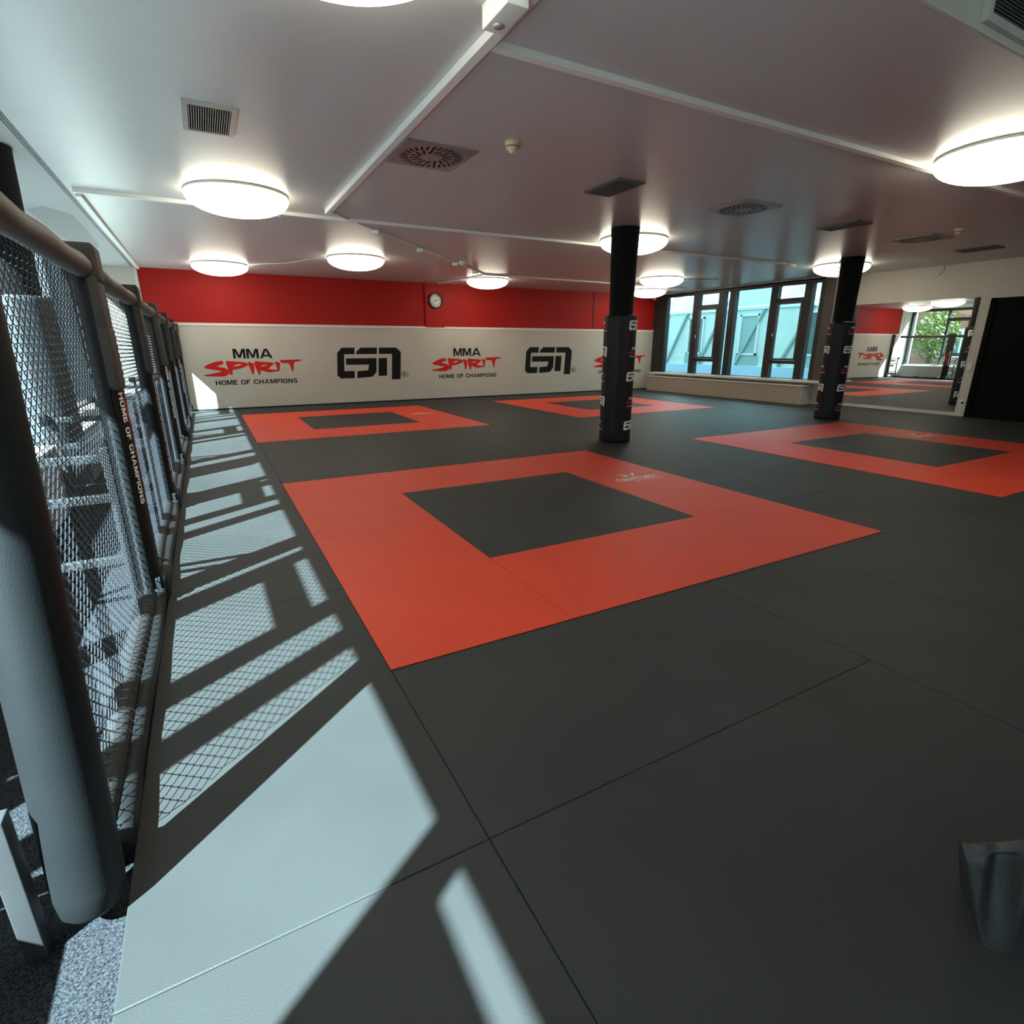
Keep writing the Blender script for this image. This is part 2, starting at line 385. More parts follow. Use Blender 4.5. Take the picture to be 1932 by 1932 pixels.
# back wall: red plaster, white board below, shallow pilaster, pale strip by the window
c = MB(); c.box((-1.0, YB, -.04), (13.45, YB+.3, ZC)); wb = struct(c.build('wall_back', m_redw))
c = MB(); c.box((5.32, YB-.05, 1.90), (5.84, YB+.01, ZC)); c.build('pilaster', m_redw, wb)
c = MB(); c.box((10.82, YB-.006, 1.92), (10.85, YB+.01, ZC)); c.build('joint', m_groove, wb)
c = MB(); c.box((-2.3, YB, -.12), (-1.0, YB+.3, ZC)); c.build('pale_strip', m_wall, wb)
c = MB(); c.box((-1.02, YB-.03, 1.9), (-.965, YB+.01, ZC)); c.build('corner_trim', m_trimw, wb)
c = MB(); c.box((-1.0, YB-.03, .03), (13.33, YB, 1.86)); panel = c.build('white_board', m_panel, wb)
c = MB(); c.box((-1.0, YB-.042, 1.86), (13.35, YB, 1.92)); c.build('board_cap', m_trimw, wb)
c = MB(); c.box((-.38, YB-.04, 0.0), (13.3, YB-.03, .035)); struct(c.build('baseboard_back', m_groove))
YP = YB - .0325
wfn = lambda ox, oz: (lambda a, b: (ox + a, YP, oz + b))
def flipfix(mb):   # wall faces -y: reverse so the printed face looks into the room
    return mb
def wall_spirit(ox):
    a = MB()
    for l in mma_loops(.215, .84): a.shape2d(l, wfn(ox+.602, 1.15))
    a.build('lettering', m_blkprint, wb); a = MB()
    for l in block_text('HOME OF CHAMPIONS', 1.77, .108): a.shape2d(l, wfn(ox+.163, .563))
    a.build('lettering', m_blkprint, wb)
    e = MB()
    for l in SPIRIT: e.shape2d(l, lambda p, q: (ox - .056 + p, YP-.0005, .762 + q*.99))
    e.build('lettering', m_redprint, wb)
def wall_gsn(ox):
    a = MB()
    for l in GSN: a.shape2d([[(p*1.08, q) for p, q in l]], wfn(ox+2.93, .635))
    n = 24
    a.shape2d([[(.10*math.cos(2*math.pi*k/n), .10*math.sin(2*math.pi*k/n)*.75) for k in range(n)], [(.085*math.cos(2*math.pi*k/n), .085*math.sin(2*math.pi*k/n)*.75) for k in range(n)]], wfn(ox+4.66, .70))
    a.tris2d(text_tris('R', .085, .08, .02), wfn(ox+4.62, .66))
    a.build('emblem', m_blkprint, wb)
for k in range(3): wall_spirit(5.477*k)
for k in range(2): wall_gsn(5.47*k)

# right wall with mirror and door (y < 8.2) and the window wall (x = 13.35)
c = MB(); c.box((XR, -4, -.04), (XR+.3, 8.45, ZC)); wr = struct(c.build('wall_right', m_wall))
c = MB(); c.box((13.35, 14.3, -.04), (13.7, YB, ZC)); c.box((13.35, 8.20, -.04), (13.7, 14.3, .55)); c.box((13.35, 8.2, 2.96), (13.7, 14.3, ZC))
ww = struct(c.build('wall_window', m_marble))
c = MB(); c.box((13.05, 8.22, .53), (13.5, 14.26, .585), .008); struct(c.build('trim_1', m_sill))

# window_2: dark facade frame on the far right wall
def bay_window(name, x0, x1, segs, zb, zt, handle_side, m_pane, sash_face):
    """segs: list of (kind, ya, yb); x0..x1 depth of the frame; panes in the middle"""
    f = MB(); xm = (x0+x1)/2
    ys = sorted([s[1] for s in segs] + [s[2] for s in segs])
    f.box((x0, ys[0]-.12, zt), (x1, ys[-1]+.12, zt+.10)); f.box((x0, ys[0]-.12, zb-.06), (x1, ys[-1]+.12, zb))
    ss = sorted(segs, key=lambda s: s[1]); edge = ys[0]-.12
    for s in ss:
        f.box((x0, edge, zb), (x1, s[1], zt)); edge = s[2]
    f.box((x0, edge, zb), (x1, ys[-1]+.12, zt))
    for s in ss:
        if s[0] == 'tilt':
            f.box((x0+.02, s[1], 2.50), (x1-.02, s[2], 2.58)); f.box((x0+.02, s[1], .96), (x1-.02, s[2], 1.04))
    win = struct(f.build(name, m_frame))
    for s in ss:
        g = MB()
        if s[0] == 'tilt':
            g.box((xm-.004, s[1], 2.58), (xm+.004, s[2], zt)); g.box((xm-.004, s[1], zb), (xm+.004, s[2], .96))
        else: g.box((xm-.004, s[1], zb), (xm+.004, s[2], zt))
        g.build('pane', m_pane, win)
        if s[0] == 'tilt':
            h = MB(); t = .055; xa, xb = sash_face
            h.box((xa, s[1]+.005, 1.045), (xb, s[2]-.005, 1.045+t), .006); h.box((xa, s[1]+.005, 2.495-t), (xb, s[2]-.005, 2.495), .006)
            h.box((xa, s[1]+.005, 1.045+t), (xb, s[1]+.005+t, 2.495-t), .006); h.box((xa, s[2]-.005-t, 1.045+t), (xb, s[2]-.005, 2.495-t), .006)
            sash = h.build('sash', m_sash, win)
            p = MB(); xx = (xa+xb)/2; p.box((xx-.004, s[1]+t, 1.045+t), (xx+.004, s[2]-t, 2.495-t)); p.build('pane', m_pane, sash)
            yh = s[2]-.03 if handle_side > 0 else s[1]+.03
            sg = -1 if xa < (x0+x1)/2 and handle_side > 0 else 1
            k = MB(); xf = xa if sg < 0 else xb
            k.tube([(xf, yh, 1.72), (xf+sg*.045, yh, 1.72)], .012, 8); k.tube([(xf+sg*.045, yh, 1.73), (xf+sg*.045, yh, 1.60)], .011, 8)
            k.build('handle', m_chrome, sash)
    return win
segs2 = [('narrow', 8.77, 8.99), ('tilt', 9.19, 9.94), ('fixed', 10.14, 11.28), ('narrow', 11.48, 11.65), ('tilt', 11.86, 12.61), ('fixed', 12.82, 13.94)]
w2 = bay_window('window_2', 13.35, 13.5, segs2, .60, 2.89, 1, m_glassf, (13.34, 13.40))
c = MB(); c.box((13.33, 8.21, .58), (13.36, 8.64, 2.985)); c.build('side_cover', m_sash, w2)
c = MB(); c.box((13.335, 14.06, .58), (13.5, 14.498, 2.985)); c.build('side_cover', m_frame, w2)

# window_1: long facade on the left, sunlit
segs1 = [('tilt', -1.33, -.42), ('fixed', -.36, .93), ('narrow', 1.0, 1.33), ('tilt', 1.40, 2.27), ('fixed', 2.33, 3.63), ('narrow', 3.70, 4.02), ('tilt', 4.09, 4.97),
         ('fixed', 5.03, 6.33), ('fixed', 6.42, 8.485), ('narrow', 8.55, 8.85), ('tilt', 8.92, 9.81), ('fixed', 9.87, 11.70), ('narrow', 11.77, 12.1), ('tilt', 12.14, 12.98), ('fixed', 13.03, 14.40),
         ('fixed', -3.8, -1.40)]
w1 = bay_window('window_1', -2.0, -1.8, segs1, .60, 2.89, -1, m_glass, (-1.83, -1.77))
c = MB(); c.box((-2.15, -4, -.3), (-1.8, YB+.3, .54)); c.box((-2.0, -4, 2.99), (-1.8, YB, ZC+.05)); wl = struct(c.build('wall_left', m_wall))
c = MB(); c.box((-2.02, -4, .54), (-1.78, 14.45, .585), .008); struct(c.build('trim_2', m_trimw))
# wall behind the camera
c = MB(); c.box((-2.3, -4.3, -.12), (14.2, -4, ZC+.05)); struct(c.build('wall_front', m_wall))
# assumed upper storeys: unseen block added to keep sun off the courtyard
c = MB(); c.box((-1.98, -4.3, ZC+.9), (14.2, YB+.4, 13.0)); c.box((-1.98, 2.0, ZC+.26), (14.2, YB+.4, ZC+.9)); c.box((-1.98, -4.3, ZC+.26), (2.1, 2.0, ZC+.9)); struct(c.build('ceiling_shade_block', m_wall))

# black door in the right wall
c = MB(); c.box((13.64, 5.33, -.02), (13.72, 5.42, 2.30)); c.box((13.64, 3.10, 2.21), (13.72, 5.42, 2.30)); c.box((13.64, 3.01, -.02), (13.72, 3.10, 2.30))
d = struct(c.build('door_1', m_door))
c = MB(); c.box((13.66, 3.10, .0), (13.70, 4.20, 2.21)); c.build('leaf', m_door, d)
c = MB(); c.box((13.66, 4.21, .0), (13.70, 5.33, 2.21)); lf = c.build('leaf', m_door, d)
c = MB(); c.tube([(13.66, 4.32, 1.05), (13.60, 4.32, 1.05), (13.60, 4.44, 1.05)], .011, 8); c.build('door_handle', m_frame, lf)

# ------------------------------------------------------------------ training squares
def training_mat(x0, y0, label, logo):
    t = thing('training_mat', label, 'mat', (x0, y0, 0), 'red framed training squares')
    b = MB(); S = 4.0; o = 1.008; zt = .0035; g = .0015
    rects = [(0,0,o,2), (0,2,o,4), (o,0,3,o), (3,0,4,1), (o,3,3,4), (3,3,4,4), (3,1,4,3)]
    rects = [(0,0,o,1.993), (0,1.993,o,S), (o,0,S,o), (S-o,o,S,3.0), (S-o,3.0,S,S), (o,S-o,S-o,S)]
    for a0, b0, a1, b1 in rects:
        b.add([(a0+g,b0+g,0),(a1-g,b0+g,0),(a1-g,b1-g,0),(a0+g,b1-g,0),(a0+g,b0+g,zt),(a1-g,b0+g,zt),(a1-g,b1-g,zt),(a0+g,b1-g,zt)],
              [(4,5,6,7),(0,1,5,4),(1,2,6,5),(2,3,7,6),(3,0,4,7)])
    b.build('red_border', m_red, t)
    k = MB(); k.box((o, o, 0), (S-o, S-o, .0035)); k.build('black_centre', m_mat, t)
    if logo is not None:
        lx, ly = logo; p = MB(); zz = .0042
        fn = lambda ox, oy: (lambda a, c_: (lx+ox+a, ly+oy+c_, zz))
        p.tris2d(text_tris('CENTURY', .58, .115, .03), fn(0, 0))
        p.tris2d(text_tris('MAT SOLUTIONS', .40, .030, .012), fn(.18, -.055))
        p.shape2d([[(.17,.17),(.30,.17),(.245,.26),(.16,.28),(.235,.21)]], fn(0, 0)); p.shape2d([[(.315,.17),(.345,.17),(.42,.28),(.375,.28)]], fn(0, 0))
        p.build('printed_logo', m_print, t)
    return t
training_mat(.548, 2.157, 'largest red square with black centre on the mat floor, nearest the camera', (3.23, 2.29))
training_mat(.54, 9.13, 'red framed square by the white wall board, next to the sunlit fence', (3.23, 2.29))
training_mat(6.643, 9.20, 'red framed square by the far wall, partly hidden behind the nearer pillar', None)
training_mat(6.64, 2.165, 'red framed square on the right, in front of the farther pillar and mirror', (3.23, 2.29))

# ------------------------------------------------------------------ pillars
def padr(a):   # slightly faceted wrap
    k = math.pi/4; d = (a % k) - k/2
    return .238 * (.55 + .45*math.cos(k/2)/math.cos(d)) / (.55 + .45)
def pillar(x, y, label, cols, cable=False, m_pad=None):
    t = thing('padded_pillar', label, 'pillar', (x, y, 0), 'padded pillars')
    s = MB(); s.lathe([(.172, 1.6), (.172, 2.0), (.178, 2.25), (.190, 2.7), (.196, 2.93), (.200, ZC-.005)], n=48); s.build('fabric_sleeve', m_fabric, t)
    n = 64; zs = [(.0, .97), (.02, 1.0), (.06, 1.004), (.12, .995), (.4, 1.0), (.8, 1.0), (1.2, 1.0), (1.5, 1.0), (1.80, 1.0), (1.83, .99), (1.84, .95), (1.835, .76)]
    vs = []; fs = []
    for i, (z, k) in enumerate(zs):
        for j in range(n):
            a = 2*math.pi*j/n
            wob = 1 + (.006*math.sin(5*a + 9*z) + .004*math.sin(11*a - 17*z))*(1 if .1 < z < 1.7 else .4)
            vs.append((padr(a)*k*wob*math.cos(a), padr(a)*k*wob*math.sin(a), z))
    for i in range(len(zs)-1):
        for j in range(n):
            j2 = (j+1) % n; fs.append((i*n+j, i*n+j2, (i+1)*n+j2, (i+1)*n+j))
    p = MB(); p.add(vs, fs, True); pad = p.build('pad_cover', m_pad or m_padcover, t)
    for ang, first in cols:
        a0 = math.radians(ang)
        def fn(ox, oz):
            def g(a, b):
                an = a0 + (ox + a)/.238
                r = padr(an) + .006
                return (r*math.cos(an), r*math.sin(an), oz + b)
            return g
        for i in range(5):
            zc = 1.70 - i*.36; whi = MB(); red = MB()
            if (i + first) % 2 == 0:
                s_ = .27/1.55
                for l in GSN: whi.shape2d([[(q*s_*1.0, r*s_*1.05) for q, r in l]], fn(-.135, zc-.065), .015)
                whi.build('emblem', m_white, pad)
            else:
                s_ = .26/2.157
                for l in SPIRIT: red.shape2d([[(q*s_, r*s_*1.2) for q, r in k] for k in l], fn(-.13, zc-.045), .015)
                for l in mma_loops(.038, .12): whi.shape2d(l, fn(-.06, zc+.026), .015)
                whi.build('lettering', m_white, pad); whi = MB()
                whi.tris2d(text_tris('HOME OF CHAMPIONS', .21, .016, .03), fn(-.10, zc-.078), .015)
                whi.build('lettering', m_white, pad); red.build('lettering', m_redpad, pad)
    if cable:
        q = MB(); q.tube([(-.165,.12,1.84),(-.166,.12,2.4),(-.185,.13,2.97)], .008, 6); q.tube([(-.165,.12,1.84),(-.12,-.16,1.85),(-.02,-.2,1.848)], .007, 6); q.build('cable', m_plastic, t)
    return t
pillar(5.45, 6.62, 'black padded pillar nearer the camera, standing at the corner of the largest red square', [(-64, 0), (153, 1), (44, 0)])
pillar(10.96, 6.66, 'farther black padded pillar standing beside the wall mirror', [(-91, 1), (144, 1), (-12, 0)], cable=True)
pillar(-1.35, 6.53, 'black padded pillar greyed to look sunlit, standing behind the mesh fence by the sunlit windows', [], m_pad=m_padsun)

# ------------------------------------------------------------------ fence
XF = -.475
PY = [3.58, 5.71, 7.84, 9.97, 12.10, 14.20]
def mesh_wires(L, z0, z1, cut=None):
    mb = MB(); p = .0315; Pz = .052; d = .0048; r = .0020
    n = int(L/p); nz = int((z1-z0)/(Pz/2))
    for i in range(n):
        pts = []
        for k in range(nz):
            za = z0 + k*Pz/2; zb = za + Pz/2
            left = (k + i) % 2 == 0
            ya, yb = (i*p, (i+1)*p) if left else ((i+1)*p, i*p)
            sx = d if left else -d
            for f_ in (0.0, .10, .90):
                yy = ya + (yb-ya)*f_; zz = za + (zb-za)*f_
                pts.append((sx*(0 if f_ == 0 else 1), yy + (.0025 if yb > ya else -.0025)*(-1 if f_ == 0 else 0), zz))
        pts.append((0, pts[-1][1], z0 + nz*Pz/2))
        pts = [q for q in pts if (cut(q[2]) if cut else .10) < q[1] < L - .08]
        if len(pts) > 2: mb.tube(pts, r, 3, caps=False, smooth=False, up=(1, 0, 0))
    return mb
def wobble(y0, y1, x, z, r, n=14, amp=.004):
    pts = []; rs = []
    for i in range(n+1):
        f_ = i/n; pts.append((x + amp*math.sin(9*f_+x*30), y0 + (y1-y0)*f_, z + amp*math.cos(13*f_))); rs.append(r*(1 + .04*math.sin(17*f_ + 3*z)))
    return pts, rs
def fence_panel(L, wires):
    t = thing('chain_link_fence', '', 'fence', (XF, 0, 0), 'mesh fence panels along the mat edge')
    m_ = MB(); pts, rs = wobble(.11, L-.11, .02, 1.785, .050); m_.tube(pts, rs, 16); m_.build('top_rail', m_rail, t)
    m_ = MB(); pts, rs = wobble(.12, L-.12, .0, .055, .050); m_.tube(pts, rs, 14); m_.build('lower_pad', m_gpad, t)
    m_ = MB(); pts, rs = wobble(.12, L-.12, .062, .036, .036); m_.tube(pts, rs, 14); m_.build('edge_roll', m_blkvinyl, t)
    w_ = wires if not isinstance(wires, MB) else wires.build('wire_mesh', m_wire, t)
    # lacing: wire loops round the lower pad
    l_ = MB(); n = int((L-.28)/.064)
    for i in range(n):
        y = .15 + i*.064; pp = []
        for k in range(9):
            a = math.radians(200 - k*27); pp.append((.056*math.cos(a), y + .012*k/8, .055 + .056*math.sin(a)))
        l_.tube(pp, .0016, 3, caps=False, smooth=False)
    l_.build('lacing', m_wire, t)
    return t
wires = mesh_wires(2.11, .075, 1.76)
names = ['second', 'third', 'fourth', 'fifth', 'farthest']
first = fence_panel(2.13, wires)
first.location = (XF, PY[0], 0)
first['label'] = 'black chain link fence panel, second from the camera, with sunlit wire'
P_LABEL = ['black chain link fence panel, third from the camera, in front of the padded pillar', 'black chain link fence panel, fourth from the camera',
           'black chain link fence panel, fifth from the camera', 'last black chain link fence panel, ending at the white wall board']
for k in range(1, 5): dup(first, (XF, PY[k], 0), P_LABEL[k-1])
# nearest panel starts at the leaning end pad
near = thing('chain_link_fence', 'nearest black chain link fence panel, between the fat end pad and the first padded post', 'fence', (XF, 1.45, 0), 'mesh fence panels along the mat edge')
m_ = MB(); pts, rs = wobble(.38, 2.02, .02, 1.785, .050); m_.tube(pts, rs, 16); m_.build('top_rail', m_rail, near)
m_ = MB(); pts, rs = wobble(.13, 2.01, .0, .055, .050); m_.tube(pts, rs, 14); m_.build('lower_pad', m_gpad, near)
m_ = MB(); pts, rs = wobble(.13, 2.01, .062, .036, .036); m_.tube(pts, rs, 14); m_.build('edge_roll', m_blkvinyl, near)
mesh_wires(2.11, .075, 1.76, cut=lambda z: .11 + .14*z).build('wire_mesh', m_wire, near)
kids_ = [ch for ch in first.children if ch.name.startswith('lacing')]
lc = kids_[0].copy(); COL.objects.link(lc); lc.parent = near

def post(i, y, label, text, spirit):
    ky = 1.0 if i < 5 else .42
    t = thing('fence_post', label, 'post', (XF, y, 0), 'padded fence posts')
    p = MB(); AX, BY = .062, .118*ky
    zz = [(.0, 1.0), (.05, 1.05), (.15, 1.0), (.5, .96), (1.0, .97), (1.4, 1.0), (1.70, .98), (1.84, .9), (1.87, .7)]
    n = 28; vs = []; fs = []
    def sec(a, k=1.0, off=0.0):
        ca, sa = math.cos(a), math.sin(a); e = .80
        return (math.copysign(abs(ca)**e, ca)*(AX+off)*k + .008, math.copysign(abs(sa)**e, sa)*(BY+off)*k)
    for z, k in zz:
        for j in range(n):
            a = 2*math.pi*j/n; xx, yy = sec(a, k); wig = 1 + .02*math.sin(3*a + 11*z + i)
            vs.append((max(xx*wig, -.030), yy*wig, z))
    for a in range(len(zz)-1):
        for j in range(n):
            j2 = (j+1) % n; fs.append((a*n+j, a*n+j2, (a+1)*n+j2, (a+1)*n+j))
    fs.append([(len(zz)-1)*n + j for j in range(n)])
    p.add(vs, fs, True); pad = p.build('pad', m_blkvinyl, t)
    arc = [(-math.pi/2 + math.pi*q/80) for q in range(81)]; ln = [0.0]
    for q in range(80):
        p0, p1 = sec(arc[q]), sec(arc[q+1]); ln.append(ln[-1] + math.hypot(p1[0]-p0[0], p1[1]-p0[1]))
    def wrap(v, off):
        v = min(max(v + ln[-1]/2, 0), ln[-1])
        for q in range(80):
            if v <= ln[q+1] + 1e-9:
                f_ = (v-ln[q])/max(ln[q+1]-ln[q], 1e-9); return sec(arc[q] + (arc[q+1]-arc[q])*f_, 1.0, off)
    # taupe strap wrapped over the rail and the upper part of the pad
    s = MB()
    for (z0, z1, k) in ((1.20, 1.50, .078), (1.50, 1.74, .074), (1.74, 1.885, .080)):
        s.box((.02, -.112*ky, z0), (k, .124*ky, z1+.012), .014)
    s.box((-.06, -.105*ky, 1.72), (.085, .110*ky, 1.90), .03)
    s.build('strap', m_taupe, t)
    b = MB(); b.box((-.05, -.125*ky, .0), (.098, .125*ky, .09), .03); b.box((.04, -.11*ky, .0), (.108, .11*ky, .16), .035); b.build('foot_cover', m_blkvinyl, t)
    def fn(v0, z0, off=.0075):
        def g(v, u_):                       # v across the pad, u_ down along it
            x_, y_ = wrap(v0 + v, off); return (x_, y_, z0 - u_)
        return g
    sw = lambda loops: [[(b_, a_) for a_, b_ in l] for l in loops]
    if text and i < 5:
        f_ = MB(); f_.shape2d([[(-.125, 0), (.125, 0), (.125, 1.06), (-.125, 1.06)]], fn(0, 1.22, .0055), .02); face = f_.build('banner', m_blkprint, pad)
        q = MB()
        if spirit:
            for l in block_text(text, .60, .040): q.shape2d(sw(l), fn(-.092, 1.19), .02)
        else:
            q.tris2d([[(b_, a_) for a_, b_ in t3] for t3 in text_tris(text, .94, .022, .03)], fn(-.07, 1.19), .02)
        q.build('lettering', m_white, face)
        if spirit:
            q = MB(); s_ = .60/2.157
            for l in SPIRIT: q.shape2d(sw([[(a*s_, c_*s_*.90) for a, c_ in k] for k in l]), fn(-.038, 1.19), .02)
            q.build('lettering', m_redpad, face); q = MB()
            for l in mma_loops(.036, .24): q.shape2d(sw(l), fn(.078, .98), .02)
            q.build('lettering', m_white, face)
    # steel support behind
    st = MB(); st.box((-.085, -.025, -.04), (-.045, .025, .90), .004)
    for zb_ in (.82, .60, .24): st.box((-.66, -.02, zb_), (-.08, .02, zb_+.045), .004)
    st.box((-.70, -.02, -.04), (-.66, .02, .90), .004)
    st.build('support_frame', m_steel, t)
    kn = MB(); kn.box((-.76, -.05, .80), (-.70, .05, .89), .01); kn.build('end_cap', m_blkvinyl, t)
    return t
labs = ['black padded fence post nearest the camera with HOME OF CHAMPIONS in white along it', 'black padded fence post, second from the camera, with small white slogan', 'black padded fence post, third from the camera, with white and red print',
        'black padded fence post, fourth from the camera', 'black padded fence post, fifth from the camera, near the white wall board', 'last black padded fence post, standing against the white wall board']
txt = [('HOME OF CHAMPIONS', True), ('WORLD LEADER IN MARTIAL ARTS SINCE 1976', False)]
for i, y in enumerate(PY):
    t_, s_ = txt[i % 2]
    post(i, y if i < 5 else 14.41, labs[i], t_, s_)
# fat leaning end pad with its steel foot frame
TZ = .385
e = thing('fence_end_pad', 'fat black vinyl end pad leaning at the near end of the mesh fence', 'pad', (-.455, 1.452, 0))
m_ = MB(); pts = []; rs = []
for z, r in ((.012, .03), (.016, .055), (.035, .070), (.09, .078), (.3, .079), (.6, .079), (1.0, .079), (1.4, .079), (1.75, .079), (1.84, .07), (1.87, .04)):
    pts.append((0, .145*z, z)); rs.append(r)
m_.tube(pts, rs, 40); m_.build('pad', m_blkvinyl, e)
m_ = MB()
m_.box((-.142, -.045, -.04), (-.098, .005, TZ), .004); m_.box((-.70, -.045, TZ-.05), (-.142, .005, TZ), .004); m_.box((-.75, -.045, -.04), (-.70, .005, TZ), .004)
m_.build('foot_frame', m_steel, e)

# ------------------------------------------------------------------ radiator cabinets
r = thing('radiator_cover', 'long beige perforated radiator cover under the far windows', 'radiator', (12.95, 11.4, 0))
c = MB(); c.box((0, -2.76, .0), (.02, 2.80, .44)); c.build('perforated_front', m_perf, r)
c = MB(); c.box((.0, -2.80, .0), (.40, -2.76, .44)); c.build('end_panel', m_perf2, r)
c = MB(); c.box((-.015, -2.82, .44), (.40, 2.82, .465), .006); c.build('top_board', m_sill, r)
def left_cover(y0, y1, xf, zt, label):
    r = thing('radiator_cover', label, 'radiator', (-1.6, (y0+y1)/2, -.04)); h = (y1-y0)/2; x = xf+1.6
    c = MB(); c.box((x-.02, -h, .0), (x, h, zt)); c.build('perforated_front', m_perf2, r)
    for e_ in (-h, h-.02): c = MB(); c.box((-.15, e_, .0), (x-.02, e_+.02, zt)); c.build('end_panel', m_sill, r)
    c = MB(); c.box((-.15, -h-.01, zt), (x+.015, h+.01, zt+.03), .006); c.build('top_board', m_trimw, r)
left_cover(1.9, 6.24, -1.29, .58, 'radiator cover behind the mesh fence with the sun on its white top')
left_cover(6.86, 14.3, -1.29, .54, 'long radiator cover behind the far end of the mesh fence')
left_cover(-3.2, 1.28, -1.02, .55, 'radiator cover beside the fat leaning end pad')

# ------------------------------------------------------------------ mirrors, switches, clock
for (a, b, lab) in ((6.937, 8.15, 'tall wall mirror panel partly hidden behind the farther pillar'), (5.615, 6.930, 'tall wall mirror panel next to the light switches and black door')):
    t = thing('wall_mirror', lab, 'mirror', (XR, a, 0), 'wall mirror panels')
    c = MB(); c.box((-.008, 0, .08), (-.001, b-a, 2.335)); c.build('mirror_glass', m_mirror, t)
t = thing('light_switch', 'white double light switch on the wall between mirror and black door', 'switch', (XR, 5.525, 1.0))
c = MB(); c.box((-.012, -.045, -.075), (0, .045, .085), .003); c.build('plate', m_plastic, t)
for z in (-.035, .045):
    c = MB(); c.box((-.020, -.03, z-.03), (-.010, .03, z+.03), .003); c.build('rocker', m_trimw, t)
t = thing('wall_socket', 'white power socket low on the wall beside the mirror', 'socket', (XR, 5.51, .28))
c = MB(); c.box((-.014, -.045, -.045), (0, .045, .045), .004); c.build('plate', m_plastic, t)
c = MB(); c.disc((-.0152, 0, 0), .024, 'x', 20); c.build('socket_hole', m_hole, t)

t = thing('wall_clock', 'round white wall clock with black rim on the red pilaster', 'clock', (5.605, YB-.05, 2.572))
def ring(mb, r0, r1, y0, y1, n=48):
    vs = []; fs = []
    for k in range(n):
        a = 2*math.pi*k/n; c_, s_ = math.cos(a), math.sin(a)
        vs += [(r1*c_, y0, r1*s_), (r1*c_, y1, r1*s_), (r0*c_, y1, r0*s_), (r0*c_, y0, r0*s_)]
    for k in range(n):
        k2 = (k+1) % n
        for j in range(4): fs.append((k*4+j, k*4+(j+1)%4, k2*4+(j+1)%4, k2*4+j))
    mb.add(vs, fs, True)
c = MB(); ring(c, .168, .198, -.05, 0); c.build('rim', m_frame, t)
c = MB(); c.disc((0, -.012, 0), .172, 'y', 48); f_ = c.build('face', m_trimw, t)
c = MB()
for h in range(1, 13):
    a = math.radians(90 - 30*h); tr = text_tris(str(h), .034 if h < 10 else .052, .04, .02); ox, oz = .132*math.cos(a), .132*math.sin(a)
    c.tris2d(tr, lambda p, q, ox=ox, oz=oz, h=h: (ox + p - (.017 if h < 10 else .026), -.0135, oz + q - .02))
c.build('numerals', m_blkprint, f_)
def hand(name, hour_angle, L, wd, yy):
    a = math.radians(90 - hour_angle); c_, s_ = math.cos(a), math.sin(a); m_ = MB()
    pts = [(-.03, -wd), (L, -wd*.5), (L, wd*.5), (-.03, wd)]
    m_.add([(p*c_ - q*s_, yy, p*s_ + q*c_) for p, q in pts], [(0,1,2,3)]); m_.build(name, m_blkprint, t)
hand('hour_hand', 80, .095, .008, -.016); hand('minute_hand', 230, .145, .006, -.018)
t = thing('security_sensor', 'small white and black sensor on the red wall near the far window corner', 'sensor', (13.30, YB, 2.90))
c = MB(); c.box((-.04, -.06, -.04), (.04, 0, .04), .008); c.build('body', m_plastic, t)
c = MB(); c.box((-.03, -.07, -.06), (.03, -.02, -.035), .006); c.build('lens', m_frame, t)

# ------------------------------------------------------------------ ceiling lamps
def lamp(x, y, label, first=None):
    if first is not None: return dup(first, (x, y, ZC), label)
    t = thing('dome_lamp', label, 'lamp', (x, y, ZC), 'dome ceiling lamps')
    c = MB(); c.lathe([(.500, .0), (.512, -.004), (.514, -.022), (.504, -.028)], n=64); c.build('rim', m_rim, t)
    c = MB(); R = .515; prof = [(.502, -.020), (.510, -.030), (R, -.042)]
    for k in range(1, 15):
        a = k/14*math.pi/2; prof.append((R*math.cos(a)**.9 if k < 14 else .002, -.042 - .175*math.sin(a)))
    c.lathe(prof, n=64); c.build('glass_dome', m_lamp, t)
    return t
L0 = lamp(.57, 7.22, 'glowing dome lamp above the sunlit fence, beside the long white cable duct')
for x, y, lab in ((.55, 13.2, 'glowing dome lamp nearest the left end of the red wall'),
                  (2.76, 11.1, 'glowing dome lamp reached by the thin loose white cable, right of the leftmost one'),
                  (6.46, 13.05, 'glowing dome lamp in front of the red wall beside the wall clock'),
                  (6.10, 7.20, 'glowing dome lamp directly behind the nearer pillar'),
                  (10.10, 10.80, 'glowing dome lamp between the nearer pillar and the far windows, the larger of two'),
                  (11.85, 13.2, 'glowing dome lamp farthest away, half hidden behind the nearer pillar'),
                  (11.76, 7.36, 'glowing dome lamp behind the farther pillar'),
                  (.66, 2.51, 'glowing dome lamp cut by the top edge, above the near mats'),
                  (6.27, 2.62, 'glowing dome lamp at the right edge, the largest one in view')):
    lamp(x, y, lab, L0)

